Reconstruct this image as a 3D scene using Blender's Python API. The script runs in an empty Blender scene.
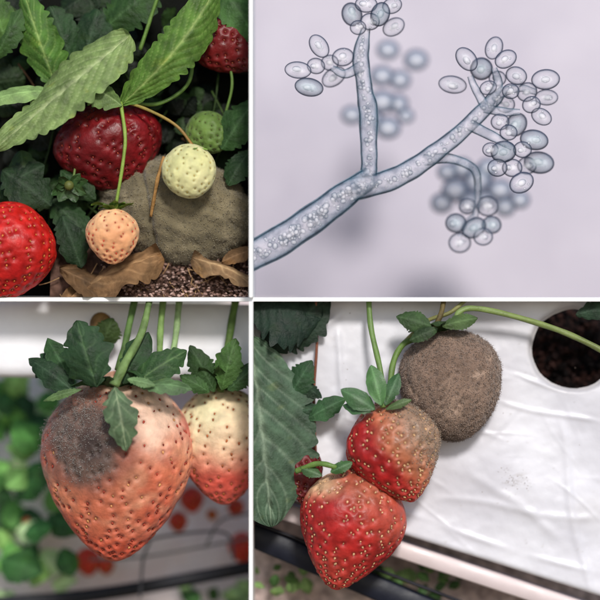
import bpy, bmesh, math, numpy as np
from mathutils import Vector, kdtree
rng=np.random.default_rng(7)
def S(r,g,b):
    c=np.array([r,g,b],float)/255
    return np.where(c<=0.04045,c/12.92,((c+0.055)/1.055)**2.4)
def P(u,v,y=0.0): return np.array([(u-300)/100.0,y,(300-v)/100.0])
def PB(u,v,y): 
    k=(30+y)/30.0
    p=P(u,v,y); p[0]*=k; p[2]*=k; return p
def nrm(v):
    v=np.asarray(v,float); return v/(np.linalg.norm(v)+1e-12)
def sm(a,b,x):
    t=np.clip((x-a)/(b-a),0,1); return t*t*(3-2*t)
def mixc(a,b,m):
    m=np.asarray(m)[...,None]; return a*(1-m)+b*m
def fbm(X,scale=1.0,seed=0,octs=4):
    r=np.random.default_rng(seed+100); out=np.zeros(len(X)); amp=1;tot=0
    for o in range(octs):
        s=0
        for k in range(4):
            d=r.normal(size=3)*scale*(2**o); ph=r.uniform(0,6.28)
            s=s+np.sin(X@d+ph+1.3*np.sin(X@(r.normal(size=3)*scale*(2**o))))
        out+=amp*s/4; tot+=amp; amp*=0.5
    return out/tot
# ---------------- materials
def nodes(m):
    m.use_nodes=True; return m.node_tree.nodes,m.node_tree.links
def vmat(name,rough=0.5,sss=0.0,coat=0.0,var=0.25,nscale=6,bump=0.15,bscale=40,transl=0.0,spec=0.5,sheen=0.0,rvar=0.1):
    m=bpy.data.materials.new(name); n,l=nodes(m); b=n['Principled BSDF']
    a=n.new('ShaderNodeVertexColor'); a.layer_name='Col'
    tc=n.new('ShaderNodeTexCoord')
    t=n.new('ShaderNodeTexNoise'); t.inputs['Scale'].default_value=nscale; t.inputs['Detail'].default_value=6
    l.new(tc.outputs['Object'],t.inputs['Vector'])
    mr=n.new('ShaderNodeMapRange'); mr.inputs[1].default_value=0.3; mr.inputs[2].default_value=0.7
    mr.inputs[3].default_value=1-var; mr.inputs[4].default_value=1+var
    l.new(t.outputs['Fac'],mr.inputs[0])
    mx=n.new('ShaderNodeVectorMath'); mx.operation='SCALE'
    l.new(a.outputs['Color'],mx.inputs[0]); l.new(mr.outputs[0],mx.inputs['Scale'])
    l.new(mx.outputs[0],b.inputs['Base Color'])
    t2=n.new('ShaderNodeTexNoise'); t2.inputs['Scale'].default_value=bscale; t2.inputs['Detail'].default_value=4
    l.new(tc.outputs['Object'],t2.inputs['Vector'])
    bp=n.new('ShaderNodeBump'); bp.inputs['Strength'].default_value=bump; bp.inputs['Distance'].default_value=0.02
    l.new(t2.outputs['Fac'],bp.inputs['Height']); l.new(bp.outputs[0],b.inputs['Normal'])
    mr2=n.new('ShaderNodeMapRange'); mr2.inputs[1].default_value=0.3; mr2.inputs[2].default_value=0.7; mr2.inputs[3].default_value=max(0.02,rough-rvar); mr2.inputs[4].default_value=min(1,rough+rvar)
    l.new(t.outputs['Fac'],mr2.inputs[0]); l.new(mr2.outputs[0],b.inputs['Roughness'])
    b.inputs['Specular IOR Level'].default_value=spec
    b.inputs['Subsurface Weight'].default_value=sss; b.inputs['Subsurface Scale'].default_value=0.06
    b.inputs['Subsurface Radius'].default_value=(1,0.35,0.2)
    b.inputs['Coat Weight'].default_value=coat; b.inputs['Coat Roughness'].default_value=0.15
    b.inputs['Sheen Weight'].default_value=sheen
    if transl>0:
        tr=n.new('ShaderNodeBsdfTranslucent'); l.new(mx.outputs[0],tr.inputs['Color'])
        ms=n.new('ShaderNodeMixShader'); ms.inputs[0].default_value=transl
        l.new(b.outputs[0],ms.inputs[1]); l.new(tr.outputs[0],ms.inputs[2])
        l.new(ms.outputs[0],n['Material Output'].inputs['Surface'])
    return m
M_BERRY=vmat('berry_skin',0.44,0.1,0.0,0.3,10,0.4,26,0,0.4,0,0.12)
M_MATTE=vmat('berry_skin_soft',0.56,0.1,0.0,0.2,9,0.5,24,0,0.3,0.1,0.1)
M_SEED=vmat('berry_seed',0.5,0,0,0.2,20,0.1,60,0,0.35)
M_LEAF=vmat('leaf',0.6,0,0,0.42,8,0.6,30,0.2,0.3)
M_STEM=vmat('stem',0.5,0,0,0.2,8,0.25,60,0,0.4)
M_MOLD=vmat('grey_mould',0.95,0,0,0.2,7,0.6,60,0,0.1,0.3)
M_SOIL=vmat('soil',0.95,0,0,0.45,9,0.8,35,0,0.2)
M_DRY=vmat('dry_leaf',0.8,0,0,0.4,9,0.6,30,0.1,0.2)
M_PLAS=vmat('white_plastic',0.4,0,0.0,0.05,3.5,0.2,9,0,0.5)
M_PATH=vmat('pale_path',0.8,0,0.0,0.08,2.5,0.2,9,0,0.2)
M_RAIL=vmat('rail_paint',0.5,0,0,0.2,6,0.1,30,0,0.3)
def cellmat(name,stops,alphas,gran=0.0,gscale=14):
    m=bpy.data.materials.new(name); n,l=nodes(m); b=n['Principled BSDF']
    lw=n.new('ShaderNodeLayerWeight'); lw.inputs['Blend'].default_value=0.5
    r=n.new('ShaderNodeValToRGB'); e=r.color_ramp.elements
    while len(e)>1: e.remove(e[0])
    for i,(p,c) in enumerate(stops):
        el=e[0] if i==0 else e.new(p)
        el.position=p; el.color=(*c,1)
    ra=n.new('ShaderNodeValToRGB'); e=ra.color_ramp.elements
    while len(e)>1: e.remove(e[0])
    for i,(p,c) in enumerate(alphas):
        el=e[0] if i==0 else e.new(p)
        el.position=p; el.color=(c,c,c,1)
    l.new(lw.outputs['Facing'],r.inputs[0]); l.new(lw.outputs['Facing'],ra.inputs[0])
    col=r.outputs[0]; alp=ra.outputs[0]
    tc=n.new('ShaderNodeTexCoord')
    if gran>0:
        v=n.new('ShaderNodeTexNoise'); v.inputs['Scale'].default_value=gscale; v.inputs['Detail'].default_value=3
        l.new(tc.outputs['Object'],v.inputs['Vector'])
        rr=n.new('ShaderNodeValToRGB'); q=rr.color_ramp.elements
        q[0].position=0.40; q[0].color=(0.36,0.46,0.54,1); q[1].position=0.58; q[1].color=(1.3,1.3,1.3,1)
        l.new(v.outputs['Fac'],rr.inputs[0])
        mm=n.new('ShaderNodeMix'); mm.data_type='RGBA'; mm.blend_type='MULTIPLY'; mm.inputs[0].default_value=gran
        l.new(col,mm.inputs[6]); l.new(rr.outputs[0],mm.inputs[7]); col=mm.outputs[2]
    l.new(col,b.inputs['Base Color']); l.new(alp,b.inputs['Alpha'])
    b.inputs['Roughness'].default_value=0.6; b.inputs['Specular IOR Level'].default_value=0.1
    return m
M_SPORE=cellmat('spore_wall',[(0,S(245,243,250)),(0.12,S(215,214,228)),(0.36,S(170,176,192)),(0.5,S(88,98,120)),(0.68,S(52,60,84)),(0.85,S(90,98,122)),(1,S(180,182,198))],[(0,0.5),(0.12,0.1),(0.36,0.2),(0.52,0.55),(0.7,0.85),(0.88,0.6),(1,0.05)],0.3,9)
M_SPORED=cellmat('spore_wall_dark',[(0,S(215,226,234)),(0.15,S(150,168,182)),(0.38,S(108,126,144)),(0.52,S(60,72,94)),(0.8,S(50,60,84)),(1,S(150,156,178))],[(0,0.5),(0.15,0.3),(0.36,0.4),(0.52,0.7),(0.8,0.8),(1,0.1)],0.5,9)
M_SPOREB=cellmat('spore_far',[(0,S(225,228,238)),(0.2,S(140,155,178)),(0.45,S(62,82,112)),(1,S(95,110,140))],[(0,0.6),(0.3,0.6),(0.6,0.65),(1,0.05)])
M_HYPH=cellmat('hypha_wall',[(0,S(212,210,222)),(0.2,S(182,188,204)),(0.36,S(128,146,164)),(0.48,S(40,76,94)),(0.62,S(30,58,76)),(0.74,S(160,180,192)),(0.86,S(80,108,124)),(1,S(180,184,200))],[(0,0.3),(0.3,0.4),(0.48,0.75),(0.85,0.8),(1,0.1)],0.8,11)
M_VAC=cellmat('vacuole',[(0,S(248,246,252)),(0.25,S(214,218,230)),(0.42,S(84,108,128)),(0.7,S(54,80,100)),(1,S(130,145,165))],[(0,0.85),(0.3,0.3),(0.5,0.6),(1,0.2)])
# ---------------- geometry accumulation
PAN={'TL':(None,-0.48,0.005,None),'TR':(-0.48,None,0.005,None),'BL':(None,-0.48,None,0.005),'BR':(-0.48,None,None,0.005)}
class Geo:
    def __init__(s): s.v=[];s.f=[];s.c=[];s.m=[];s.n=0
    def add(s,v,f,c,m=0):
        v=np.asarray(v,float); c=np.asarray(c,float)
        if c.ndim==1: c=np.tile(c,(len(v),1))
        s.v.append(v); s.c.append(c)
        s.f.extend([tuple(int(i)+s.n for i in q) for q in f]); s.m.extend([m]*len(f)); s.n+=len(v)
    def build(s,name,mats,panel=None,parent=None,smooth=True):
        me=bpy.data.meshes.new(name)
        V=np.concatenate(s.v); C=np.concatenate(s.c)
        me.from_pydata(V.tolist(),[],s.f)
        at=me.color_attributes.new('Col','FLOAT_COLOR','POINT')
        cc=np.ones((len(V),4)); cc[:,:3]=np.clip(C,0,1); at.data.foreach_set('color',cc.ravel())
        for m in mats: me.materials.append(m)
        me.polygons.foreach_set('material_index',s.m)
        me.polygons.foreach_set('use_smooth',[smooth]*len(s.f))
        me.update()
        if panel:
            x0,x1,z0,z1=PAN[panel]
            if panel=='TL': z0=0.03
            ops=[]
            if x0 is not None and V[:,0].min()<x0: ops.append(((x0,0,0),(-1,0,0)))
            if x1 is not None and V[:,0].max()>x1: ops.append(((x1,0,0),(1,0,0)))
            if z0 is not None and V[:,2].min()<z0: ops.append(((0,0,z0),(0,0,-1)))
            if z1 is not None and V[:,2].max()>z1: ops.append(((0,0,z1),(0,0,1)))
            if ops:
                bm=bmesh.new(); bm.from_mesh(me)
                for co,no in ops:
                    bmesh.ops.bisect_plane(bm,geom=bm.verts[:]+bm.edges[:]+bm.faces[:],plane_co=co,plane_no=no,clear_outer=True)
                bm.to_mesh(me); bm.free()
        ob=bpy.data.objects.new(name,me); bpy.context.collection.objects.link(ob)
        if parent: ob.parent=parent
        return ob
def grid_faces(nu,nv,wrap=False):
    F=[]
    for i in range(nu-1):
        for j in range(nv if wrap else nv-1):
            k=(j+1)%nv
            F.append((i*nv+j,i*nv+k,(i+1)*nv+k,(i+1)*nv+j))
    return F
def ico(sub=1):
    bm=bmesh.new(); bmesh.ops.create_icosphere(bm,subdivisions=sub,radius=1)
    v=np.array([q.co[:] for q in bm.verts]); f=[tuple(x.index for x in q.verts) for q in bm.faces]; bm.free(); return v,f
ICO1=ico(2); ICO2=ico(3); ICO3=ico(4); ICOS=ico(1)
OCT=(np.array([[1,0,0],[-1,0,0],[0,1,0],[0,-1,0],[0,0,1],[0,0,-1]],float),[(0,2,4),(2,1,4),(1,3,4),(3,0,4),(2,0,5),(1,2,5),(3,1,5),(0,3,5)])
def ell(g,c,ax,r,col,m=0,base=ICO2):
    a=nrm(ax); ref=np.array([0,-1,0.01]); 
    if abs(a@ref)>0.95: ref=np.array([1,0,0.])
    p=nrm(ref-a*(a@ref)); b=np.cross(a,p); V=base[0]
    g.add(np.asarray(c)+V[:,[0]]*a*r[0]+V[:,[1]]*b*r[1]+V[:,[2]]*p*r[2],base[1],col,m)
def crom(pts,n=10):
    p=[np.asarray(q,float) for q in pts]; p=[2*p[0]-p[1]]+p+[2*p[-1]-p[-2]]; out=[]
    for i in range(1,len(p)-2):
        for k in range(n):
            t=k/n
            out.append(0.5*((2*p[i])+(-p[i-1]+p[i+1])*t+(2*p[i-1]-5*p[i]+4*p[i+1]-p[i+2])*t*t+(-p[i-1]+3*p[i]-3*p[i+1]+p[i+2])*t**3))
    out.append(p[-2]); return np.array(out)
def tube(g,pts,r0,r1=None,col=None,m=0,n=12,seg=10,col2=None,rough=0.05,cap=True):
    if np.ndim(r0)>0:
        rr=crom([np.array([q,0,0]) for q in r0],seg)[:,0]
    C=crom(pts,seg); N=len(C)
    if np.ndim(r0)==0: rr=np.linspace(r0,r0 if r1 is None else r1,N)
    else: rr=np.interp(np.linspace(0,1,N),np.linspace(0,1,len(rr)),rr)
    T=np.gradient(C,axis=0); V=[];
    prev=np.array([0,-1,0.0])
    for i in range(N):
        t=nrm(T[i]); p=nrm(prev-t*(t@prev)); prev=p; b=np.cross(t,p)
        for j in range(n):
            a=2*math.pi*j/n; R=rr[i]*(1+rough*math.sin(3*a+i*0.5)+rough*math.sin(i*0.9))
            V.append(C[i]+R*(math.cos(a)*p+math.sin(a)*b))
    V=np.array(V); c=np.asarray(col,float)
    if col2 is not None:
        t=np.repeat(np.linspace(0,1,N),n); c=mixc(np.tile(c,(len(V),1)),np.asarray(col2),t)
    F=grid_faces(N,n,True)
    if cap: F=F+[tuple(range(n))[::-1],tuple((N-1)*n+j for j in range(n))]
    g.add(V,F,c,m)
def hairs(g,pts,nr,L,r,col,m=0,head=0):
    for p,q in zip(pts,nr):
        d=nrm(q+rng.normal(size=3)*0.45); l=L*rng.uniform(0.5,1.3)
        s=nrm(np.cross(d,rng.normal(size=3)))*r; s2=np.cross(d,s)
        cc=np.asarray(col)*rng.uniform(0.7,1.25)
        g.add([p+s,p-s*0.5+s2*.8,p-s*0.5-s2*.8,p+d*l],[(0,1,3),(1,2,3),(2,0,3)],cc,m)
        if head>0:
            g.add(p+d*l+OCT[0]*head*rng.uniform(0.6,1.3),OCT[1],cc*rng.uniform(0.8,1.2),m)
def leaf(g,base,tip,width,nor=(0,-1,0.3),bend=0.1,fold=0.15,teeth=9,amp=0.12,col=S(60,100,40),vein=None,nu=72,nv=21,m=0,wide=0.5,rip=0.02,curl=0.05,seed=None,edge=None,asym=0,quilt=1.0,vang=0.34,power=0.75):
    base=np.asarray(base,float); tip=np.asarray(tip,float); d=tip-base; L=np.linalg.norm(d); dn=d/L
    nor=np.asarray(nor,float); nor=nrm(nor-dn*(nor@dn)); s=np.cross(dn,nor)
    r=np.random.default_rng(seed if seed is not None else int(rng.integers(1e6)))
    u=np.linspace(0,1,nu)[:,None]; v=np.linspace(-1,1,nv)[None,:]
    av=np.abs(v)
    ex=math.log(0.5)/math.log(wide)
    sh=np.sin(math.pi*np.clip(u,0,1)**ex)**power
    sh=np.where(u>0.999,0.0,sh)
    phr=u*teeth+0.35*np.sin(u*9+r.uniform(0,6))+0.3*(v>0)
    fr=np.mod(phr,1.0); tooth=np.sin(math.pi*(1-fr)**0.8)
    ta=amp*(0.8+0.7*np.sin(u*17+r.uniform(0,6)+v))
    w=width/2*sh*(1+ta*(tooth-0.5)*2*(sm(0.8,1.0,av))+0.07*np.sin(u*7+r.uniform(0,6)+v*0.7))
    phv=(u-vang*av)*teeth*0.7
    jit=0.18*np.sin(u*11+r.uniform(0,6)+4*v)+0.3*(v>0)
    vd=np.minimum(np.mod(phv+jit,1),1-np.mod(phv+jit,1))
    vh=np.exp(-(vd/0.08)**2)
    mid=np.exp(-(av/0.06)**2)
    ws=width*rip
    h=bend*L*np.sin(math.pi*u)-fold*av*w*2+ws*(1.6*vd*(1-0.5*av)-1.3*mid)*quilt+curl*width*(np.sin(u*5+r.uniform(0,6)+v*1.5)*av**2)+0.4*curl*width*np.sin(u*13+r.uniform(0,6))*av**3
    x=base+dn*(u[...,None]*L)+s*((v*w)[...,None])+s*(asym*L*np.sin(math.pi*u))[...,None]+nor*(h[...,None])
    V=x.reshape(-1,3); col=np.asarray(col,float)
    if vein is None: vein=np.clip(col*1.6+0.015,0,1)
    mk=np.clip(0.5*vh*(1-av*0.6)+0.8*mid,0,1).reshape(-1)
    C=mixc(np.tile(col,(len(V),1)),np.asarray(vein),mk)
    C*= (1+0.32*fbm(V,3.0,int(r.integers(999)),4))[:,None]
    sp=sm(0.35,0.6,fbm(V,9,int(r.integers(999)),3)); C=mixc(C,C*np.array([1.4,1.15,0.7]),sp*0.5)
    if edge is not None:
        C=mixc(C,np.asarray(edge),((av+0*u)>0.9).reshape(-1)*0.7)
    g.add(V,grid_faces(nu,nv),C,m)
def berry(name,cen,axis,L,W,shape,colorfn,panel,nseed=190,seedcol=S(220,180,90),seedr=(0.02,0.012,0.009),dd=0.02,ds=0.035,depth=0.8,lump=0.03,mats=None,nu=150,nv=200,seed=1,seedfn=None,nose=1.0,extra=None,rim=0.25,sj=1.0):
    a=nrm(axis); ref=np.array([0,-1,0.]); c=nrm(ref-a*(a@ref)); b=np.cross(a,c)
    xs=np.linspace(0,1,200); ys=np.interp(xs,np.linspace(0,1,len(shape)),shape)
    k=np.ones(31)/31; shape=np.convolve(np.pad(ys,15,'edge'),k,'valid')
    def surf(t,phi):
        R=2*np.sqrt(np.clip(t*(1-t),0,1))*np.interp(t,np.linspace(0,1,len(shape)),shape)
        R=R*(1+lump*np.sin(2*phi+seed)+lump*0.6*np.sin(3*phi+2*seed+3*t))
        return np.asarray(cen)+a*((t-0.5)*L)[:,None]+c*(R*W/2*np.cos(phi)*depth)[:,None]+b*(R*W/2*np.sin(phi))[:,None]
    th=np.linspace(0.02,math.pi-0.02,nu); t=(1-np.cos(th))/2
    T,PH=np.meshgrid(t,np.linspace(0,2*math.pi,nv,endpoint=False),indexing='ij')
    X=surf(T.ravel(),PH.ravel())
    e=1e-3
    N=np.cross(surf(np.clip(T.ravel()+e,0,1),PH.ravel())-surf(np.clip(T.ravel()-e,0,1),PH.ravel()),surf(T.ravel(),PH.ravel()+e)-surf(T.ravel(),PH.ravel()-e))
    N/=np.linalg.norm(N,axis=1)[:,None]+1e-12
    sg=np.sign(((X-np.asarray(cen))*N).sum(1).mean()); N*=sg
    X=X+N*(lump*W*0.35*fbm(X,5/W,seed,3))[:,None]
    i=np.arange(nseed); r=np.random.default_rng(seed)
    st=(i+0.5)/nseed; st=0.03+0.965*st**nose; st=np.clip(st+sj*r.normal(size=nseed)*0.4/max(nseed,1)**0.8,0.02,0.995); sp=i*2.399963+sj*r.normal(size=nseed)*0.14
    SP=surf(st,sp); SN=np.cross(surf(np.clip(st+e,0,1),sp)-surf(np.clip(st-e,0,1),sp),surf(st,sp+e)-surf(st,sp-e)); SN/=np.linalg.norm(SN,axis=1)[:,None]+1e-12; SN*=sg
    SP=SP+SN*(lump*W*0.35*fbm(SP,5/W,seed,3))[:,None]
    C=colorfn(X)
    if nseed>0 and dd>0:
        kd=kdtree.KDTree(nseed)
        for q in range(nseed): kd.insert(SP[q],q)
        kd.balance()
        D=np.array([kd.find(x)[2] for x in X])
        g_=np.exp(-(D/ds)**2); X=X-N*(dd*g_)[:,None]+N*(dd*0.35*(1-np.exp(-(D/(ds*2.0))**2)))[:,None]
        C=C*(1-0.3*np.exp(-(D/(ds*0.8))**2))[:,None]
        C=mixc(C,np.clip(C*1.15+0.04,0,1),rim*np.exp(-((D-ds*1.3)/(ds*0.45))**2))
    C=C*(1+0.14*fbm(X,22,seed+9,3))[:,None]
    if extra is not None: X=extra(X,N)
    g=Geo(); F=grid_faces(nu,nv,True)+[tuple(range(nv)),tuple((nu-1)*nv+j for j in range(nv))]
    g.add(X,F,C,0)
    for q in range(nseed if seedr else 0):
        n_=SN[q]; ta=nrm(a-n_*(a@n_)); bb=np.cross(n_,ta); k=r.uniform(0.6,1.05)
        an=r.normal()*0.3; ta,bb=ta*math.cos(an)+bb*math.sin(an),bb*math.cos(an)-ta*math.sin(an)
        sc=seedfn(SP[q]) if seedfn else np.asarray(seedcol)
        if sc is None: continue
        V=ICO1[0]; x=V[:,[0]]; 
        VV=SP[q]-n_*dd*0.6+ta*x*seedr[0]*k+bb*V[:,[1]]*seedr[1]*k*(1-0.45*x)+n_*V[:,[2]]*seedr[2]
        g.add(VV,ICO1[1],sc*r.uniform(0.45,1.05),1)
    ob=g.build(name,mats or [M_BERRY,M_SEED],panel)
    return ob,X,N,surf
def calyx(g,c,axis,n,L,W,lift=0.3,col=S(60,100,45),seed=0,y=-0.0,teeth=3,amp=0.05,bend=0.15,jit=0.25):
    r=np.random.default_rng(seed); a=nrm(axis); ref=np.array([0,-1,0.]) if abs(a[1])<0.95 else np.array([1,0,0.]); p=nrm(ref-a*(a@ref)); b=np.cross(a,p)
    for i in range(n):
        an=2*math.pi*(i+r.uniform(-jit,jit))/n; rad=math.cos(an)*p+math.sin(an)*b
        l=L*r.uniform(0.75,1.2); d=nrm(rad+a*lift*r.uniform(0.4,1.4))
        leaf(g,np.asarray(c)+rad*0.02,np.asarray(c)+d*l,W*r.uniform(0.8,1.15),nor=nrm(-a+rad*0.3),bend=bend*r.uniform(0,1.5),fold=0.15,teeth=teeth,amp=amp,col=np.asarray(col)*r.uniform(0.75,1.25),nu=24,nv=9,wide=0.42,curl=0.08)
# =========================================================== TOP LEFT
g=Geo()
nu,nv=60,60
u,v=np.meshgrid(np.linspace(-30,254,nu),np.linspace(-30,302,nv),indexing='ij')
X=np.stack([(u.ravel()-300)/100,np.full(u.size,0.62),(300-v.ravel())/100],1); X[:,1]+=0.07*fbm(X,4,3)
g.add(X,grid_faces(nu,nv),S(12,14,9)); g.build('shade_backing',[M_SOIL],'TL')  # near-black backing sheet, shade behind the plants put into its colour
g=Geo(); r=np.random.default_rng(11)
def trifol(g,x,y,a,l,dp,c,sd,nor):
    for k,da in enumerate((0,1.15,-1.15)):
        aa=a+da; ll=l*(1.0 if k==0 else 0.85); s0=3
        leaf(g,P(x+s0*math.cos(aa),y+s0*math.sin(aa),dp),P(x+ll*math.cos(aa),y+ll*math.sin(aa),dp+0.04*k-0.06),ll/100*0.82,nor=nor,bend=0.08,col=c,nu=60,nv=17,teeth=7,seed=sd+k,wide=0.55,amp=0.14,power=0.55,rip=0.03)
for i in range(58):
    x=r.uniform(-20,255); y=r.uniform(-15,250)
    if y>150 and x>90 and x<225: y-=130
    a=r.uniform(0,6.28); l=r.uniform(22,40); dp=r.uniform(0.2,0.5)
    c=[S(14,26,11),S(23,40,17),S(11,19,9),S(40,64,27),S(28,47,21)][int(r.integers(5))]  # dark greens carry the shade deep among the leaves in their colour
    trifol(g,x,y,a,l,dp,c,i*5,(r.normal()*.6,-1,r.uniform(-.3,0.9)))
for i in range(34):
    x=r.uniform(-10,250); y=r.uniform(-10,240); a=r.uniform(-0.9,0.9)+1.57; l=r.uniform(40,90)
    tube(g,[P(x,y,0.3),P(x+l*0.5*math.cos(a)+4,y+l*.5*math.sin(a),0.25),P(x+l*math.cos(a),y+l*math.sin(a),0.3)],0.010,0.009,[S(60,82,36),S(86,62,40),S(52,74,32)][int(r.integers(3))],n=8,seg=6)
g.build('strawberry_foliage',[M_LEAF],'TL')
def L1(name,panel,args,mat=M_LEAF):
    g=Geo()
    for k in args: leaf(g,**k)
    return g.build(name,[mat],panel)
L1('strawberry_leaf','TL',[
 dict(base=P(131,36,-0.15),tip=P(-2,150,-0.3),width=0.62,nor=(-0.3,-1,0.5),bend=0.05,fold=0.12,col=S(120,142,84),vein=S(176,190,138),seed=3,teeth=14,amp=0.08,nu=170,nv=35,wide=0.40,asym=-0.03,curl=0.12,power=0.62,rip=0.03),
 dict(base=P(122,107,-0.24),tip=P(219,-14,-0.2),width=0.46,nor=(0.4,-1,0.5),bend=0.14,fold=0.3,col=S(90,126,50),vein=S(156,178,104),seed=8,teeth=13,amp=0.08,asym=0.06,nu=160,nv=31,power=0.62,curl=0.12,rip=0.035),
 dict(base=P(124,108,-0.3),tip=P(82,86,-0.3),width=0.3,nor=(0,-1,0.9),bend=0.1,fold=0.2,col=S(96,120,66),vein=S(150,170,116),seed=88,teeth=7,amp=0.12)])
L1('strawberry_leaf','TL',[dict(base=P(62,92,-0.05),tip=P(-22,106,-0.1),width=0.2,nor=(0,-1,0.8),bend=0.1,col=S(118,146,88),seed=9,teeth=8,amp=0.08),
 dict(base=P(58,90,0.0),tip=P(24,-8,0.0),width=0.4,nor=(-0.2,-1,0.3),bend=0.1,fold=0.25,col=S(74,112,44),vein=S(146,172,98),seed=10,teeth=10,amp=0.11,nu=120,nv=27,power=0.6,curl=0.12,rip=0.035)])
L1('strawberry_leaf','TL',[dict(base=P(74,68,0.1),tip=P(50,5,0.05),width=0.36,col=S(36,62,32),seed=12,teeth=8,power=0.6,amp=0.14),dict(base=P(80,78,0.12),tip=P(98,8,0.08),width=0.4,col=S(30,54,28),seed=19,teeth=8,power=0.6,amp=0.14)])
L1('strawberry_leaf','TL',[dict(base=P(8,50,0.0),tip=P(-8,-5,0.0),width=0.38,col=S(68,100,42),seed=13,teeth=8,power=0.6,amp=0.14),
   dict(base=P(-5,60,0.0),tip=P(24,8,0.0),width=0.26,col=S(54,84,38),seed=14,teeth=8,amp=0.14)])
L1('strawberry_leaf','TL',[dict(base=P(102,30,0.1),tip=P(160,-15,0.05),width=0.45,col=S(44,72,32),seed=15,power=0.6,amp=0.14)])
L1('strawberry_leaf','TL',[dict(base=P(222,-12,0.0),tip=P(256,40,-0.05),width=0.42,col=S(66,102,50),seed=16,teeth=8,power=0.6,amp=0.13)])
L1('strawberry_leaf','TL',[dict(base=P(255,100,0.0),tip=P(222,150,-0.05),width=0.34,col=S(44,74,34),seed=17,teeth=7,power=0.6,amp=0.14),dict(base=P(250,150,0.0),tip=P(228,186,-0.1),width=0.26,col=S(34,58,30),seed=18)])
L1('strawberry_leaf','TL',[dict(base=P(2,170,0),tip=P(52,206,-0.05),width=0.4,col=S(32,54,28),seed=21,power=0.6,teeth=7,amp=0.14),dict(base=P(20,150,0.05),tip=P(30,205,0),width=0.32,col=S(40,64,32),seed=22,power=0.6,teeth=7),
  dict(base=P(62,215,0),tip=P(82,268,-0.05),width=0.3,col=S(28,50,26),seed=23,power=0.6,teeth=7),dict(base=P(50,200,0.1),tip=P(88,236,0),width=0.3,col=S(34,58,28),seed=24,power=0.6,teeth=7),dict(base=P(0,190,0.0),tip=P(45,165,0),width=0.3,col=S(28,48,26),seed=25,teeth=7),
  dict(base=P(60,170,0.05),tip=P(96,200,0.0),width=0.24,col=S(38,64,30),seed=26,teeth=6)])
def redfn(c1,c2,seed=0,pale=None,pt=None):
    def f(X):
        return mixc(np.tile(c1,(len(X),1)),c2,sm(-0.5,0.6,fbm(X,2.5,seed)))
    return f
SHc=[1.0,1.1,1.12,1.02,0.9,0.78]
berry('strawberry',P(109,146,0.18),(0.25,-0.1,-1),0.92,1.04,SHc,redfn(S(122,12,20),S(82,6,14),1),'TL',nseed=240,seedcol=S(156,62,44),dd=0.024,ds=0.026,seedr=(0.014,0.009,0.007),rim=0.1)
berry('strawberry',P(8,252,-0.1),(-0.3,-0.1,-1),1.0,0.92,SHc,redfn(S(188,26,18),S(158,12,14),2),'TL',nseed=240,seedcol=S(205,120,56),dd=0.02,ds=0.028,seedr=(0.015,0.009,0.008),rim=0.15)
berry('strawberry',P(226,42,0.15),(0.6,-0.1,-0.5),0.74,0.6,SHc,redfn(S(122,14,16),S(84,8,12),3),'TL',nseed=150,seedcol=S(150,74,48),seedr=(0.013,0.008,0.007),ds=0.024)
def moldfn(c1,c2,c3,seed):
    def f(X):
        n=fbm(X,3,seed); c=mixc(np.tile(c1,(len(X),1)),c2,sm(-0.4,0.5,n)); return mixc(c,c3,sm(0.1,0.6,fbm(X,9,seed+1)))
    return f
def exA(X,N):
    w=0.014*fbm(X,6,5)+0.009*np.sin(X@np.array([6,0,30.])+2.5*fbm(X,3,6))+0.005*np.sin(X@np.array([22,0,40.])+3*fbm(X,5,7))
    cl=np.exp(-(((X[:,0]-(-1.52))+0.18*(X[:,2]-0.9))/0.03)**2)
    c2=np.exp(-((X[:,2]-0.95-0.12*np.sin(X[:,0]*4)+0.25*(X[:,0]+1.2))/0.02)**2)
    return X+N*(w-0.05*cl-0.014*c2)[:,None]
ob,X,N,sf=berry('mouldy_strawberry',P(176,209,0.2),(1,-0.1,-0.2),1.56,1.1,[0.9,0.98,1.02,1.03,1.0,0.92],moldfn(S(122,112,88),S(98,90,70),S(138,127,102),4),'TL',nseed=200,seedr=None,dd=0.012,ds=0.022,depth=0.72,mats=[M_MOLD],lump=0.03,extra=exA,nu=180,nv=240)
def fuzz(ob,X,N,n,size,cols,panel,name='mould_fuzz',L=0.03,hair=0.3,maskf=None,hr=0.0025,head=0.0,off=0.5):
    idx=rng.integers(0,len(X),n*3)
    if maskf is not None: idx=idx[rng.uniform(size=len(idx))<maskf(X[idx])]
    idx=idx[N[idx][:,1]<0.35][:n]
    g=Geo()
    for i in idx:
        s=size*rng.uniform(0.5,1.4); c=cols[int(rng.integers(len(cols)))]
        j=rng.normal(size=3)*0.006
        g.add(X[i]+j+N[i]*s*off+OCT[0]*s,OCT[1],c*rng.uniform(0.85,1.15))
    k=idx[:int(len(idx)*hair)]
    hairs(g,X[k]+rng.normal(size=(len(k),3))*0.006,N[k],L,hr,cols[-1],0,head)
    return g.build(name,[M_MOLD],panel,ob)
fuzz(ob,X,N,13000,0.0048,[S(122,112,88),S(106,97,76),S(140,130,104)],'TL',hair=0.4,L=0.022,hr=0.0013,head=0.002)
def palefn(a,b,c,seed):
    def f(X):
        n=fbm(X,3,seed); q=mixc(np.tile(a,(len(X),1)),b,sm(-0.5,0.5,n)); return mixc(q,c,sm(0.15,0.7,fbm(X,2,seed+3)))
    return f
ob,X,N,sf=berry('unripe_strawberry',P(191,173,-0.42),(0.15,-0.4,-1),0.56,0.54,[1,1.03,1.03,1.0,0.97,0.9],palefn(S(214,208,158),S(200,198,138),S(222,218,184),3),'TL',nseed=110,seedcol=S(176,150,66),seedr=(0.012,0.008,0.006),dd=0.010,ds=0.018,nu=90,nv=120,mats=[M_MATTE,M_SEED])
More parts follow.
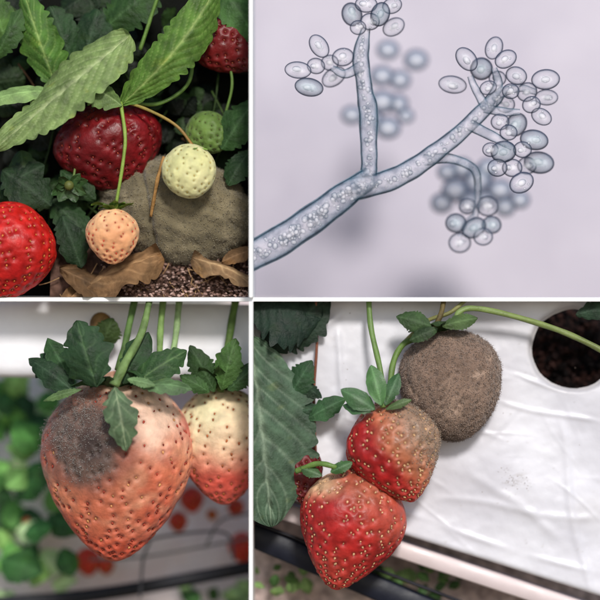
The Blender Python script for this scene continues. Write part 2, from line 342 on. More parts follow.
g=Geo(); calyx(g,P(196,150,-0.38),(0.1,0,-1),9,0.16,0.08,0.15,S(110,140,60),1); tube(g,[P(126,103,-0.2),P(150,112,-0.3),P(178,128,-0.4),P(196,150,-0.4)],0.016,0.014,S(150,140,70),col2=S(140,100,50)); 
g.build('calyx',[M_STEM],'TL',ob)
def f(X):
    q=palefn(S(226,184,136),S(218,154,110),S(228,208,160),6)(X); return mixc(q,S(206,80,60),0.6*sm(0.55,0.95,X[:,2]*-1+1.25)*sm(-0.3,0.6,fbm(X,3,9)))
ob,X,N,sf=berry('unripe_strawberry',P(115,237,-0.35),(0.0,-0.15,-1),0.56,0.5,SHc,f,'TL',nseed=120,seedcol=S(196,60,40),seedr=(0.013,0.008,0.007),dd=0.014,ds=0.02,nu=90,nv=120,mats=[M_MATTE,M_SEED])
g=Geo(); calyx(g,P(116,211,-0.36),(0,-0.2,-1),9,0.22,0.11,-0.25,S(84,118,44),2)
tube(g,[P(122,104,-0.25),P(127,135,-0.35),P(126,160,-0.4),P(118,208,-0.38)],0.019,0.016,S(125,150,62)); g.build('calyx',[M_STEM],'TL',ob)
ob,X,N,sf=berry('unripe_strawberry',P(208,133,0.1),(0.4,-0.3,-0.4),0.5,0.42,SHc,palefn(S(96,122,54),S(78,104,46),S(118,140,72),8),'TL',nseed=100,seedcol=S(80,84,30),seedr=(0.011,0.008,0.006),dd=0.014,ds=0.018,nu=80,nv=100,mats=[M_MATTE,M_SEED])
g=Geo(); calyx(g,P(70,186,-0.1),(0.2,-1,-0.5),8,0.19,0.11,0.3,S(44,70,34),4,jit=0.5); ell(g,P(70,186,-0.13),(0,-1,0),(0.05,0.05,0.05),S(84,90,42)); tube(g,[P(74,180,-0.1),P(78,150,0),P(82,120,0.1)],0.012,0.01,S(90,110,50))
g.build('strawberry_bud',[M_STEM],'TL')
g=Geo(); 
tube(g,[P(127,103,-0.15),P(160,104,-0.1),P(188,84,-0.05),P(192,50,0),P(185,10,0.05)],0.02,0.018,S(92,124,52))
tube(g,[P(225,115,0.1),P(232,80,0.05),P(222,40,0.1)],0.014,0.014,S(94,122,56))
tube(g,[P(96,100,0),P(84,130,0.05),P(76,175,0.0)],0.012,0.012,S(84,110,50))
tube(g,[P(140,50,0),P(150,20,0),P(160,-10,0)],0.02,0.018,S(92,124,52))
g.build('strawberry_stem',[M_STEM],'TL')
g=Geo(); tube(g,[P(165,158,-0.2),P(158,185,-0.28),P(152,217,-0.2)],0.02,0.016,S(165,125,75),rough=0.15); g.build('dry_straw',[M_DRY],'TL')
g=Geo(); nu,nv=150,60
u,v=np.meshgrid(np.linspace(50,256,nu),np.linspace(240,304,nv),indexing='ij')
X=np.stack([(u.ravel()-300)/100,0.25-(v.ravel()-240)/64*0.3,(300-v.ravel())/100],1); X[:,1]+=0.04*fbm(X,9,3)
g.add(X,grid_faces(nu,nv),mixc(np.tile(S(64,46,38),(len(X),1)),S(100,76,66),sm(-.4,.5,fbm(X,12,4))))
for i in range(1700):
    u_=rng.uniform(100,256); v_=rng.uniform(250,300); s=rng.uniform(0.005,0.022)
    c=[S(150,120,110),S(114,88,78),S(74,56,50),S(180,152,142),S(58,42,36)][int(rng.integers(5))]
    V=ICOS[0]*(1+0.25*rng.normal(size=(12,1)))*np.array([1,0.8,0.7])*s
    g.add(V+P(u_,v_,0.2-(v_-240)/64*0.3+rng.uniform(-0.03,0.01)),ICOS[1],c)
for i in range(40):
    x=rng.uniform(55,250); y=rng.uniform(262,298); a=rng.uniform(0,3.1); l=rng.uniform(8,26)
    tube(g,[P(x,y,-0.02),P(x+l*.5*math.cos(a),y+l*.5*math.sin(a)+1,-0.04),P(x+l*math.cos(a),y+l*math.sin(a),-0.02)],0.006,0.004,S(150,120,86),n=6,seg=4)
g.build('gravel_soil',[M_SOIL],'TL',smooth=False)
L1('dry_leaf','TL',[dict(base=P(66,302,-0.12),tip=P(162,254,-0.1),width=0.52,nor=(0.1,-1,0.9),col=S(128,98,68),vein=S(180,144,104),amp=0.08,teeth=7,curl=0.3,rip=0.05,seed=31,nu=100,nv=31,fold=0.3),
 dict(base=P(60,268,-0.08),tip=P(120,300,-0.12),width=0.32,col=S(100,76,52),curl=0.35,seed=32,rip=0.05,amp=0.06,teeth=6)],M_DRY)
L1('dry_leaf','TL',[dict(base=P(192,258,-0.1),tip=P(262,288,-0.12),width=0.3,nor=(0.1,-1,0.8),col=S(130,104,76),vein=S(180,152,114),amp=0.07,teeth=6,curl=0.35,rip=0.05,seed=33,nu=90,nv=27,fold=0.3),dict(base=P(252,250,0.0),tip=P(222,262,-0.1),width=0.18,col=S(110,84,58),seed=35,amp=0.05,curl=0.2)],M_DRY)
# =========================================================== TOP RIGHT (micrograph)
m=bpy.data.materials.new('slide_field'); n,l=nodes(m); b=n['Principled BSDF']; tc=n.new('ShaderNodeTexCoord'); t=n.new('ShaderNodeTexNoise'); t.inputs['Scale'].default_value=0.6; t.inputs['Detail'].default_value=7; t.inputs['Roughness'].default_value=0.6
rp=n.new('ShaderNodeValToRGB'); rp.color_ramp.elements[0].position=0.3; rp.color_ramp.elements[0].color=(*S(182,176,190),1); rp.color_ramp.elements[1].position=0.7; rp.color_ramp.elements[1].color=(*S(202,196,208),1)
l.new(tc.outputs['Object'],t.inputs[0]); l.new(t.outputs['Fac'],rp.inputs[0]); l.new(rp.outputs[0],b.inputs['Base Color']); b.inputs['Roughness'].default_value=0.8
g=Geo(); g.add([(-0.75,4,-0.3),(4.2,4,-0.3),(4.2,4,4.2),(-0.75,4,4.2)],[(0,1,2,3)],(1,1,1)); g.build('microscope_slide',[m])
g=Geo()
HP=[([P(225,268,0.05),P(285,238,0),P(330,206,0),P(372,176,0)],[0.155,0.155,0.145,0.11]),
 ([P(352,190,0),P(395,178,0),P(425,160,0),P(455,137,0),P(490,104,0),P(505,88,0)],[0.12,0.11,0.10,0.085,0.075,0.045]),
 ([P(369,176,0),P(369,150,0),P(368,110,0),P(364,85,0),P(361,55,0),P(366,28,0)],[0.085,0.085,0.10,0.08,0.085,0.045])]
for p,rr_ in HP: tube(g,p,rr_,col=(1,1,1),n=44,rough=0.025,cap=False)
for p,rr_ in [([P(425,160,0),P(450,158,0.1),P(475,168,0.2),P(480,190,.35),P(478,216,.42)],[0.06,0.05,0.045,0.035,.03]),([P(478,214,.42),P(468,222,.42),P(462,236,.42)],[0.03,0.025,0.02]),([P(470,125,0),P(495,138,-0.05),P(512,148,-0.05)],[0.06,0.05,0.03]),([P(362,66,0),P(345,74,0.0),P(332,68,0)],[0.06,0.045,0.03]),([P(488,104,0),P(498,85,0),P(494,68,0)],[0.06,0.05,0.03]),([P(484,108,0),P(505,112,0),P(520,112,0)],[0.05,0.045,0.03]),([P(485,106,0),P(475,88,0),P(470,76,0)],[0.05,0.04,0.03]),([P(502,92,0),P(520,88,0),P(536,92,0)],[0.05,0.04,0.03])]:
    tube(g,p,rr_,col=(1,1,1),n=24,cap=False,rough=0.02)
r=np.random.default_rng(3)
for (p,rr_),cnt in zip(HP,(170,80,70)):
    C_=crom(p,30)
    for i in range(cnt):
        k=int(r.uniform(0.02,0.93)*len(C_)); t_=k/len(C_); R=np.interp(t_,np.linspace(0,1,len(rr_)),rr_)
        s=r.uniform(0.012,0.036)*(1 if R>0.12 else 0.8); o_=r.normal(size=3)*R*0.42
        if np.linalg.norm(o_)+s>R*0.85: o_*=0.4
        ell(g,C_[k]+o_,r.normal(size=3),(s*1.25,s,s),(1,1,1),1,ICO1)
hy=g.build('fungal_conidiophore',[M_HYPH,M_VAC],'TR')
def spores(name,lst,mats,y0=0.0,sc=1.0):
    g=Geo()
    for (x,y,rx,ry,an,mi) in lst:
        a=math.radians(an); pos=PB(x,y,y0+rng.uniform(-0.06,0.06)) if y0>0.5 else P(x,y,y0+rng.uniform(-0.14,0.14))
        ax=np.array((math.cos(a),rng.uniform(-.25,.25),math.sin(a))); k=rng.uniform(0.88,1.06)
        ell(g,pos,ax,(rx/100*sc*k,ry/100*sc*k,ry/100*sc*k),(1,1,1),mi,ICO3)
        if y0<0.5:
            ell(g,pos+nrm(ax)*rng.uniform(-0.03,0.03)+np.array([rng.uniform(-.015,.015),0,rng.uniform(-.015,.015)]),ax,(rx/300,ry/310,ry/310),(1,1,1),2,ICO2)
            for q in range(3): ell(g,pos+rng.normal(size=3)*0.032,ax,(0.014,0.011,0.011),(1,1,1),2,ICO1)
    g.build(name,mats,'TR' if y0<0.5 else None)
SM=[M_SPORE,M_SPORED,M_VAC]
spores('fungal_spore_cluster',[(319,47,13,9,-55,0),(298,71,14,9,-5,0),(309,88,14,9,-10,1),(334,76,15,10,35,0),(343,57,12,10,10,0),(352,14,13,11,-70,1),(366,5,12,9,0,0),(380,15,13,10,70,1),(394,26,12,9,30,0),(330,62,9,8,0,0),(370,22,10,9,0,0),(392,6,10,8,20,0),(316,66,9,8,-10,0),(358,28,9,8,0,0)],SM)
spores('fungal_spore_cluster',[(453,84,16,10,-8,0),(466,60,14,10,-50,0),(482,68,12,12,0,1),(494,48,12,9,70,0),(505,60,12,9,30,0),(516,76,12,10,-20,0),(545,80,14,10,5,0),(547,97,13,9,0,0),(527,92,11,10,30,0),(531,105,10,9,20,0),(541,117,12,9,-30,0),(517,124,13,11,60,1),(534,140,14,10,-10,1),(540,162,15,11,-8,1),(506,104,10,9,0,0),(503,152,13,11,10,1),(521,183,14,11,30,0),(528,165,11,10,0,0),(508,133,10,9,0,0),(510,92,10,9,0,0),(490,150,9,8,0,0),(512,168,10,9,0,0),(488,88,10,8,20,0),(497,168,10,9,0,0),(498,78,9,8,0,0),(522,150,9,8,0,0),(500,122,9,8,0,0)],SM)
spores('fungal_spore_cluster',[(458,222,12,11,0,1),(476,227,13,10,30,1),(490,205,11,10,0,0),(494,224,11,10,0,1),(462,242,11,10,0,0),(485,236,10,9,0,0),(470,205,10,9,0,0)],SM,0.42)
spores('fungal_spore_cluster',[(455,190,15,13,0,0),(478,180,17,15,30,0),(500,190,15,13,0,0),(470,202,14,13,0,0),(442,203,12,11,0,0),(462,168,13,12,0,0),(488,168,14,12,0,0),(505,207,12,11,0,0),(448,172,12,10,0,0),(484,200,12,11,0,0),(520,200,11,10,0,0)],[M_SPOREB],2.0)
spores('fungal_spore_cluster',[(388,50,14,12,0,0),(416,60,14,12,0,0),(382,76,14,12,0,0),(400,80,13,12,0,0),(382,102,16,13,0,0),(398,104,13,12,0,0),(388,128,15,13,0,0),(352,115,13,11,0,0),(406,116,10,9,0,0),(372,120,12,10,0,0)],[M_SPOREB],2.1)
# =========================================================== BOTTOM LEFT
g=Geo(); nu,nv=80,80
u,v=np.meshgrid(np.linspace(-40,296,nu),np.linspace(300,605,nv),indexing='ij')
X=np.array([PB(a,b_,2.5) for a,b_ in zip(u.ravel(),v.ravel())]); X[:,1]+=0.05*fbm(X,3,3)
g.add(X,grid_faces(nu,nv),mixc(np.tile(S(238,222,224),(len(X),1)),S(250,244,248),sm(-.4,.5,fbm(X,3,4)))); g.build('gravel_path',[M_PATH])
g=Geo()
V=[]
prof=[(0.47,-0.02),(0.42,-0.3),(0.42,-0.66),(0.45,-0.74),(0.52,-0.78),(0.6,-0.78),(0.6,-0.02)]
xs=np.linspace(-3.5,-0.42,30)
for x in xs:
    for (yy,zz) in prof: V.append((x,yy+0.008*math.sin(x*5),zz*1.03+0.03*(x+2)*-0.6))
g.add(V,grid_faces(30,len(prof)),S(240,240,246)); g.build('white_gutter',[M_PLAS])
g=Geo(); r=np.random.default_rng(5)
def bgl(x,y,l,a,dp,c): leaf(g,PB(x,y,dp),PB(x+l*math.cos(a),y+l*math.sin(a),dp-0.15),l/100*0.85,nor=(r.normal()*.3,-1,0.6),col=c,nu=24,nv=9,seed=int(r.integers(999)))
for i in range(56):
    x=r.uniform(-25,56); y=r.uniform(378,600)
    bgl(x,y,r.uniform(20,40),r.uniform(0,6.28),r.uniform(1.8,2.3),[S(96,152,74),S(150,198,112),S(60,104,54),S(120,176,90),S(186,216,156),S(44,80,42)][int(r.integers(6))])
for i in range(14):
    bgl(r.uniform(175,250),r.uniform(580,605),r.uniform(12,22),r.uniform(0,6.28),r.uniform(1.9,2.3),[S(90,140,70),S(150,185,120),S(60,100,50)][int(r.integers(3))])
for (x,y,l,a,c) in [(22,500,44,-1.0,S(50,94,46)),(48,515,36,0.5,S(46,88,42)),(0,560,45,0.3,S(54,98,48)),(62,548,30,1.2,S(60,106,52)),(30,470,30,2.5,S(110,156,82)),(14,420,40,0.9,S(80,136,62)),(24,535,30,-0.3,S(64,116,58)),(40,425,22,1.3,S(60,106,52)),(60,395,26,2.6,S(90,146,72))]: bgl(x,y,l,a,1.5,c)
g.build('strawberry_foliage',[M_LEAF])
g=Geo(); tube(g,[PB(-40,606,1.6),PB(100,594,1.6),PB(280,562,1.6)],0.07,0.07,S(22,24,32),n=16,rough=0); g.build('support_rail',[M_RAIL])
g=Geo()
tube(g,[PB(130,555,1.5),PB(148,540,1.5),PB(200,532,1.5),PB(228,535,1.5),PB(234,560,1.5)],0.014,0.014,S(90,90,96),rough=0)
tube(g,[PB(140,598,1.5),PB(143,560,1.5),PB(150,541,1.5)],0.014,0.014,S(90,90,96),rough=0)
tube(g,[PB(90,560,1.6),PB(150,556,1.6),PB(260,536,1.6)],0.012,0.012,S(120,120,120),rough=0)
tube(g,[PB(205,548,1.6),PB(222,520,1.6),PB(260,512,1.6)],0.012,0.012,S(110,110,110),rough=0)
g.build('wire_hoop',[M_RAIL])
for k,(x,y,w) in enumerate([(192,500,22),(178,522,18),(243,548,26),(236,508,16),(88,562,24),(106,566,16),(28,522,10),(212,515,10)]):
    berry('strawberry',PB(x,y,1.9),(0.1,0,-1),w/100*1.3,w/100*1.15,SHc,redfn(S(222,56,42),S(200,44,34),k),None,nseed=40,dd=0.008,nu=30,nv=36,seedr=(0.014,0.01,0.008))
SHm=[1.0,1.10,1.16,1.14,1.06,0.96,0.84,0.72]
def patch(X,cx,cy,r0,r1,sx=1.0,seed=2,am=0.12):
    d=np.sqrt(((X[:,0]-(cx-300)/100)/sx)**2+(X[:,2]-(300-cy)/100)**2)+am*fbm(X,4,seed,4)
    return 1-sm(r0,r1,d)
def colM(X):
    n=fbm(X,2.5,21)
    c=mixc(np.tile(S(192,90,62),(len(X),1)),S(212,136,100),sm(-0.4,0.5,n))
    c=mixc(c,S(214,166,132),sm(0.05,0.5,fbm(X,5,41))*0.6)
    c=mixc(c,S(174,66,48),sm(0.15,0.55,fbm(X,6,47))*0.5)
    tipm=sm(-1.95,-2.5,X[:,2]+0.12*fbm(X,4,42)); c=mixc(c,S(178,62,38),tipm*0.85)
    c=mixc(c,S(182,42,42),patch(X,46,425,0.12,0.42,0.6,5)*0.85)
    c=mixc(c,S(192,60,58),patch(X,188,425,0.08,0.42,0.6,6,0.2)*0.85)
    c=mixc(c,S(222,192,170),patch(X,150,412,0.2,0.6,0.9,7,0.2)*0.85)
    c=mixc(c,S(214,198,172),patch(X,92,392,0.1,0.3,1.8,8)*0.7)
    c=mixc(c,S(174,108,80),patch(X,112,486,0.2,0.6,1.3,9,0.2)*0.6)
    c=mixc(c,S(134,78,62),patch(X,90,440,0.42,0.64,0.95,10,0.16)*0.85)
    c=mixc(c,S(92,74,66),patch(X,88,438,0.30,0.50,0.95,11,0.16)*0.95)
    c=mixc(c,S(44,32,30),patch(X,96,440,0.02,0.32,0.95,12,0.16)*0.9)
    return c
def seedM(p):
    if patch(p[None,:],88,440,0.3,0.5,0.95,11)[0]>0.5: return None
    return S(160,60,42) if rng.uniform()<0.75 else S(206,150,96)
ob,X,N,sf=berry('mouldy_strawberry',P(117,466,0.1),(-0.03,-0.12,-1),1.9,1.34,SHm,colM,'BL',nseed=450,seedfn=seedM,seedr=(0.018,0.011,0.010),dd=0.023,ds=0.028,depth=0.8,lump=0.03,nu=260,nv=320,seed=4,nose=0.95,mats=[M_MATTE,M_SEED],rim=0.4,sj=1.5)
fuzz(ob,X,N,15000,0.0045,[S(126,118,112),S(88,80,76),S(156,148,142),S(148,142,136)],'BL',hair=0.55,L=0.04,hr=0.0014,head=0.0036,maskf=lambda Y:np.clip(patch(Y,86,436,0.22,0.56,0.95,13,0.18)*0.9-0.6*patch(Y,96,444,0.02,0.26,0.9,12),0,1)**1.4)
g=Geo()
calyx(g,P(118,386,-0.15),(0,-0.3,-1),10,0.4,0.18,0.05,S(50,78,44),5,teeth=5,amp=0.1,bend=0.25)
CL=[dict(base=P(100,386,-0.45),tip=P(80,320,-0.4),width=0.46,nor=(-0.1,-1,0.1),col=S(40,66,40),vein=S(76,104,68),teeth=5,amp=0.2,wide=0.5,seed=41,bend=0.1,nu=110,nv=27,rip=0.03),
 dict(base=P(118,385,-0.55),tip=P(130,448,-0.62),width=0.3,nor=(0.1,-1,0.2),col=S(84,106,76),vein=S(150,165,130),teeth=5,amp=0.2,seed=42,bend=0.15,nu=100,nv=25,rip=0.03),
 dict(base=P(78,392,-0.3),tip=P(30,358,-0.15),width=0.24,col=S(34,58,36),teeth=5,seed=43),
 dict(base=P(75,385,-0.25),tip=P(48,338,-0.1),width=0.24,col=S(46,76,42),teeth=5,seed=44),
 dict(base=P(85,388,-0.4),tip=P(46,400,-0.35),width=0.08,col=S(90,116,70),seed=45),
 dict(base=P(135,384,-0.4),tip=P(188,350,-0.3),width=0.3,col=S(48,78,42),vein=S(96,124,78),teeth=5,seed=46,amp=0.16),
 dict(base=P(140,385,-0.45),tip=P(194,388,-0.45),width=0.2,nor=(0,-1,0.9),col=S(84,112,74),teeth=5,seed=47,amp=0.14),
 dict(base=P(125,383,-0.35),tip=P(150,332,-0.2),width=0.28,col=S(38,64,36),teeth=5,seed=48),
 dict(base=P(130,378,-0.5),tip=P(158,384,-0.55),width=0.1,col=S(102,130,86),seed=49),
 dict(base=P(60,345,0.0),tip=P(36,378,-0.05),width=0.18,col=S(34,60,36),seed=50)]
for k in CL: leaf(g,**k)
ST=S(126,156,90)
tube(g,[P(152,290,-0.1),P(144,330,-0.3),P(128,362,-0.45),P(117,384,-0.5)],0.03,0.05,S(112,138,82),n=16)
tube(g,[P(134,300,0.1),P(126,340,0.0),P(118,370,-0.1)],0.035,0.03,S(92,122,66))
tube(g,[P(163,295,0.1),P(160,340,0.0),P(160,392,-0.2)],0.034,0.03,ST)
tube(g,[P(179,295,0.15),P(176,330,0.1),P(170,374,-0.1)],0.034,0.03,S(152,180,126))
g.build('calyx',[M_LEAF],'BL',ob)
def colN(X):
    c=mixc(np.tile(S(218,208,168),(len(X),1)),S(220,190,156),sm(-.5,.5,fbm(X,3,3)))
    return mixc(c,S(200,82,66),sm(-1.35,-1.8,X[:,2]+0.2*fbm(X,3,6)))
ob,X,N,sf=berry('unripe_strawberry',P(222,446,0.3),(0.05,-0.1,-1),1.22,0.9,SHm,colN,'BL',nseed=230,seedcol=S(170,96,50),seedr=(0.018,0.011,0.009),dd=0.018,ds=0.027,nu=150,nv=180,mats=[M_MATTE,M_SEED],depth=0.7,sj=1.3)
g=Geo(); calyx(g,P(222,390,0.2),(0,-0.1,-1),9,0.44,0.2,-0.35,S(48,74,36),7,teeth=4,amp=0.1)
for k in [dict(base=P(215,392,-0.05),tip=P(190,345,-0.05),width=0.24,col=S(44,70,34),seed=61),dict(base=P(222,390,-0.1),tip=P(236,338,-0.1),width=0.26,col=S(66,98,46),seed=62),dict(base=P(228,390,-0.1),tip=P(262,362,-0.1),width=0.22,col=S(48,76,38),seed=63),dict(base=P(210,392,-0.1),tip=P(180,375,-0.1),width=0.16,col=S(54,84,42),seed=64)]: leaf(g,**k)
tube(g,[P(236,295,0.25),P(230,330,0.22),P(220,392,0.1)],0.038,0.04,S(96,124,60)); g.build('calyx',[M_LEAF],'BL',ob)
g=Geo(); 
leaf(g,base=P(100,350,0.2),tip=P(112,318,0.1),width=0.26,col=S(62,82,40),seed=65)
ell(g,P(100,326,0.26),(0.3,0,-1),(0.14,0.12,0.1),S(130,100,60)); g.build('strawberry_bud',[M_LEAF],'BL')
# =========================================================== BOTTOM RIGHT
g=Geo(); nu,nv=60,60
u,v=np.meshgrid(np.linspace(245,640,nu),np.linspace(298,640,nv),indexing='ij')
X=np.stack([(u.ravel()-300)/100,np.full(u.size,1.0),(300-v.ravel())/100],1); X[:,1]+=0.08*fbm(X,4,3)
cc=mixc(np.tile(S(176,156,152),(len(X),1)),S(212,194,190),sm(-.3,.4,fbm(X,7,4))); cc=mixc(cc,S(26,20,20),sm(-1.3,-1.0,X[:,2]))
g.add(X,grid_faces(nu,nv),cc); g.build('gravel_path',[M_SOIL],'BR')
dr=nrm(P(600,592)-P(280,492)); up=np.cross(dr,np.array([0,-1,0.])); up=up if up[2]>0 else -up
o=P(280,492,0.15); nu,nv=300,240
s_,q_=np.meshgrid(np.linspace(-1.2,4.2,nu),np.linspace(-0.22,3.4,nv),indexing='ij'); s_=s_.ravel(); q_=q_.ravel()
qq=np.where(q_>0,q_,0.05*np.sin(np.clip(q_/0.05,-1.57,0))); back=np.where(q_>0,0,0.05*(1-np.cos(np.clip(q_/0.05,-1.57,0)))+np.clip(-q_-0.08,0,1))
X=o+np.outer(s_,dr)+np.outer(qq,up); X[:,1]+=back
W1=0.018*np.sin(s_*2.2+4*q_+1.2*fbm(X,1.5,3))+0.045*fbm(X,1.6,8,6)
rid=np.exp(-((q_-0.16-0.03*np.sin(s_*2))/0.03)**2)*0.015*(0.6+0.5*np.sin(s_*7))
X[:,1]+=-W1-rid
rr2=np.random.default_rng(77)
FL=[(520,372,560,392,2.0,0.02),(335,330,350,420,3,0.025),(500,400,600,425,2.5,0.014),(300,340,345,312,4,0.03),(560,420,590,600,4,0.014),(470,470,560,540,5,0.014),(440,500,600,520,4,0.012)]
for k in range(34):
    x0=rr2.uniform(320,600); y0=rr2.uniform(310,540); a_=rr2.normal()*0.7+0.4; l_=rr2.uniform(15,70)
    FL.append((x0,y0,x0+l_*math.cos(a_),y0+l_*math.sin(a_),rr2.uniform(0.8,2.5),rr2.uniform(-0.006,0.009)))
for (x0,y0,x1,y1,w,a) in FL:
    A=P(x0,y0);B=P(x1,y1);d=B-A;LL=np.linalg.norm(d);d/=LL
    rel=X-A; t=rel@d; ds=np.abs(rel[:,0]*d[2]-rel[:,2]*d[0]+0.03*np.sin(t*4+x0))
    X[:,1]-=a*np.exp(-(ds/(w/100))**2)*sm(-0.1,0.2,t)*(1-sm(LL-0.2,LL+0.1,t))
hc=P(574,349); hr_=np.sqrt(((X[:,0]-hc[0])/0.41)**2+((X[:,2]-hc[2])/0.40)**2)*(1+0.09*fbm(X,4,9))
F=grid_faces(nu,nv); inside=hr_<1
F=[f_ for f_ in F if not all(inside[list(f_)])]
X[:,1]+=0.06*sm(1.12,1.0,hr_)
sc=np.where(inside&(hr_>0.5),1/np.maximum(hr_,0.5),1)
X[:,0]=hc[0]+(X[:,0]-hc[0])*sc; X[:,2]=hc[2]+(X[:,2]-hc[2])*sc
dirt=patch(X,515,481,0.02,0.16,1.2,3,0.1)*sm(-0.1,0.4,fbm(X,50,4))*0.6+0.4*sm(0.3,0.7,fbm(X,26,14))*sm(0.1,0.6,fbm(X,3,17))+0.5*sm(0.5,0.7,fbm(X,45,19))+0.25*sm(0.2,0.7,fbm(X,2.2,23))
C=mixc(np.tile(S(214,214,222),(len(X),1)),S(196,195,205),sm(-0.3,0.6,fbm(X,1.5,31))*0.7)
C=mixc(C,S(150,142,136),np.clip(dirt,0,0.8)*0.7); C=mixc(C,S(150,140,130),0.5*sm(1.2,1.0,hr_))
g=Geo(); g.add(X,F,C)
for k in range(90):
    x0,y0=(rr2.uniform(320,600),rr2.uniform(310,530)) if k<40 else (515+rr2.normal()*8,481+rr2.normal()*6)
    s=rr2.uniform(0.002,0.006); i_=np.argmin((X[:,0]-(x0-300)/100)**2+(X[:,2]-(300-y0)/100)**2)
    g.add(ICOS[0]*s+X[i_],ICOS[1],S(130,116,106)*rr2.uniform(0.6,1.3))
g.build('white_plastic_sheet',[M_PLAS],'BR')
def slab(g,a,b,h,y0,y1,col,n=30):
    d=nrm(b-a); upv=np.cross(d,np.array([0,-1,0.])); upv=upv if upv[2]>0 else -upv; V=[]
    for i in range(n):
        p=a+(b-a)*i/(n-1)
        for (hh,yy) in [(0,y1),(0,y0+0.02),(0.02,y0),(h-0.02,y0),(h,y0+0.02),(h,y1)]: V.append(p+upv*hh+np.array([0,yy+0.006*math.sin(i*1.3),0]))
    g.add(V,grid_faces(n,6),col)
g=Geo(); slab(g,P(240,508,0),P(640,640,0),0.17,0.26,0.6,S(206,192,194)); g.build('white_gutter',[M_PLAS],'BR')
g=Geo(); slab(g,P(240,546,0),P(460,640,0),0.24,0.34,0.6,S(22,26,40)); slab(g,P(240,521,0),P(520,629,0),0.03,0.30,0.4,S(50,50,56)); g.build('support_rail',[M_RAIL],'BR')
g=Geo(); r=np.random.default_rng(9)
for i in range(40):
    x,y=(r.uniform(250,310),r.uniform(575,605)) if i<12 else (r.uniform(360,480),r.uniform(572,605))
    l=r.uniform(8,20); a=r.uniform(0,6.28); dp=r.uniform(0.62,0.85)
    leaf(g,P(x,y,dp),P(x+l*math.cos(a),y+l*math.sin(a),dp-0.05),l/100*0.7,nor=(r.normal()*.5,-1,r.normal()*.5),col=[S(84,120,64),S(60,92,48),S(116,146,88)][int(r.integers(3))],nu=30,nv=11,seed=i,amp=0.16,teeth=6)
g.build('strawberry_foliage',[M_LEAF],'BR')
g=Geo()
for i in range(500):
    a=r.uniform(0,6.28); rr=r.uniform(0,0.5)**0.8; V=ICO1[0]*(1+0.25*r.normal(size=(42,1)))*r.uniform(0.01,0.04)
    g.add(V+P(574,349,0.8+r.uniform(-0.1,0.1))+np.array([rr*math.cos(a),0,rr*math.sin(a)]),ICO1[1],[S(36,22,20),S(18,12,12),S(52,32,28)][int(r.integers(3))])
g.build('potting_soil',[M_SOIL],'BR',smooth=False)
L1('strawberry_leaf','BR',[dict(base=P(250,336,-0.05),tip=P(272,526,-0.15),width=1.02,nor=(0.15,-1,0.15),bend=0.05,fold=0.05,col=S(74,97,76),vein=S(138,156,134),teeth=11,amp=0.11,nu=220,nv=61,seed=71,wide=0.48,rip=0.03,asym=0.0,vang=0.30,power=0.6,curl=0.03)])
L1('strawberry_leaf','BR',[dict(base=P(250,296,0.0),tip=P(322,318,0.0),width=0.9,col=S(26,44,34),seed=72,nor=(0,-1,0.6),vein=S(36,56,42)),dict(base=P(262,350,0.03),tip=P(330,296,0.05),width=0.55,col=S(30,48,34),seed=73)])
L1('strawberry_leaf','BR',[dict(base=P(288,400,-0.05),tip=P(312,360,-0.05),width=0.26,col=S(42,72,44),seed=74),dict(base=P(305,420,-0.08),tip=P(346,398,-0.08),width=0.2,col=S(48,80,48),seed=75,teeth=4),
   dict(base=P(280,415,-0.05),tip=P(322,408,-0.05),width=0.18,col=S(34,60,38),seed=76),dict(base=P(296,380,-0.05),tip=P(322,398,-0.05),width=0.14,col=S(30,52,34),seed=77)])
L1('strawberry_leaf','BR',[dict(base=P(575,315,-0.05),tip=P(640,300,0),width=0.25,col=S(40,60,44),seed=78)])
berry('strawberry',P(304,474,0.02),(0.0,-0.1,-1),0.62,0.36,SHc,redfn(S(110,12,16),S(78,8,12),5),'BR',nseed=120,seedcol=S(140,84,50),seedr=(0.012,0.008,0.007),ds=0.022)
def colL(X):
    c=mixc(np.tile(S(172,34,32),(len(X),1)),S(144,24,24),sm(-.5,.5,fbm(X,3,3)))
    c=mixc(c,S(176,76,58),sm(0.0,0.6,fbm(X,4,44))*0.35)
    c=mixc(c,S(188,96,72),patch(X,395,500,0.15,0.5,1,22)*0.5)
    c=mixc(c,S(206,172,136),patch(X,320,480,0.04,0.26,1.2,23)*0.9)
    return mixc(c,S(152,92,68),patch(X,362,484,0.06,0.34,1.4,24)*0.65)
SHl=[0.95,1.06,1.12,1.1,1.0,0.86,0.72,0.6]
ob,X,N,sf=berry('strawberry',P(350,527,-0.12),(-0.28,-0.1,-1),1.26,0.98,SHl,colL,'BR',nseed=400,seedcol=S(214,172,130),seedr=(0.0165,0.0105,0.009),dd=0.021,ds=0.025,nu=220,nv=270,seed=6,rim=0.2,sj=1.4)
def colK(X):
    c=mixc(np.tile(S(176,32,32),(len(X),1)),S(148,24,24),sm(-.5,.5,fbm(X,3,3)))
    d=(X[:,0]-0.92)*0.8+(X[:,2]+1.38)*0.6+0.16*fbm(X,4,5)
    c=mixc(c,S(172,108,76),sm(-0.2,0.05,d)*0.85); c=mixc(c,S(144,120,100),sm(0.02,0.28,d)*0.9)
    return mixc(c,S(162,60,44),sm(-1.75,-2.0,X[:,2])*0.5)
ob,X,N,sf=berry('mouldy_strawberry',P(395,451,-0.22),(0.38,-0.15,-1),1.04,0.9,SHl,colK,'BR',nseed=320,seedcol=S(210,170,124),seedr=(0.0175,0.0115,0.010),dd=0.022,ds=0.027,nu=210,nv=250,seed=8,rim=0.2,sj=1.4)
fuzz(ob,X,N,7000,0.005,[S(152,132,114),S(130,110,96),S(166,148,130)],'BR',hair=0.3,L=0.022,maskf=lambda Y:0.9*sm(0.0,0.3,(Y[:,0]-0.92)*0.8+(Y[:,2]+1.38)*0.6+0.12*fbm(Y,4,5)),head=0.0025,hr=0.0013)
g=Geo()
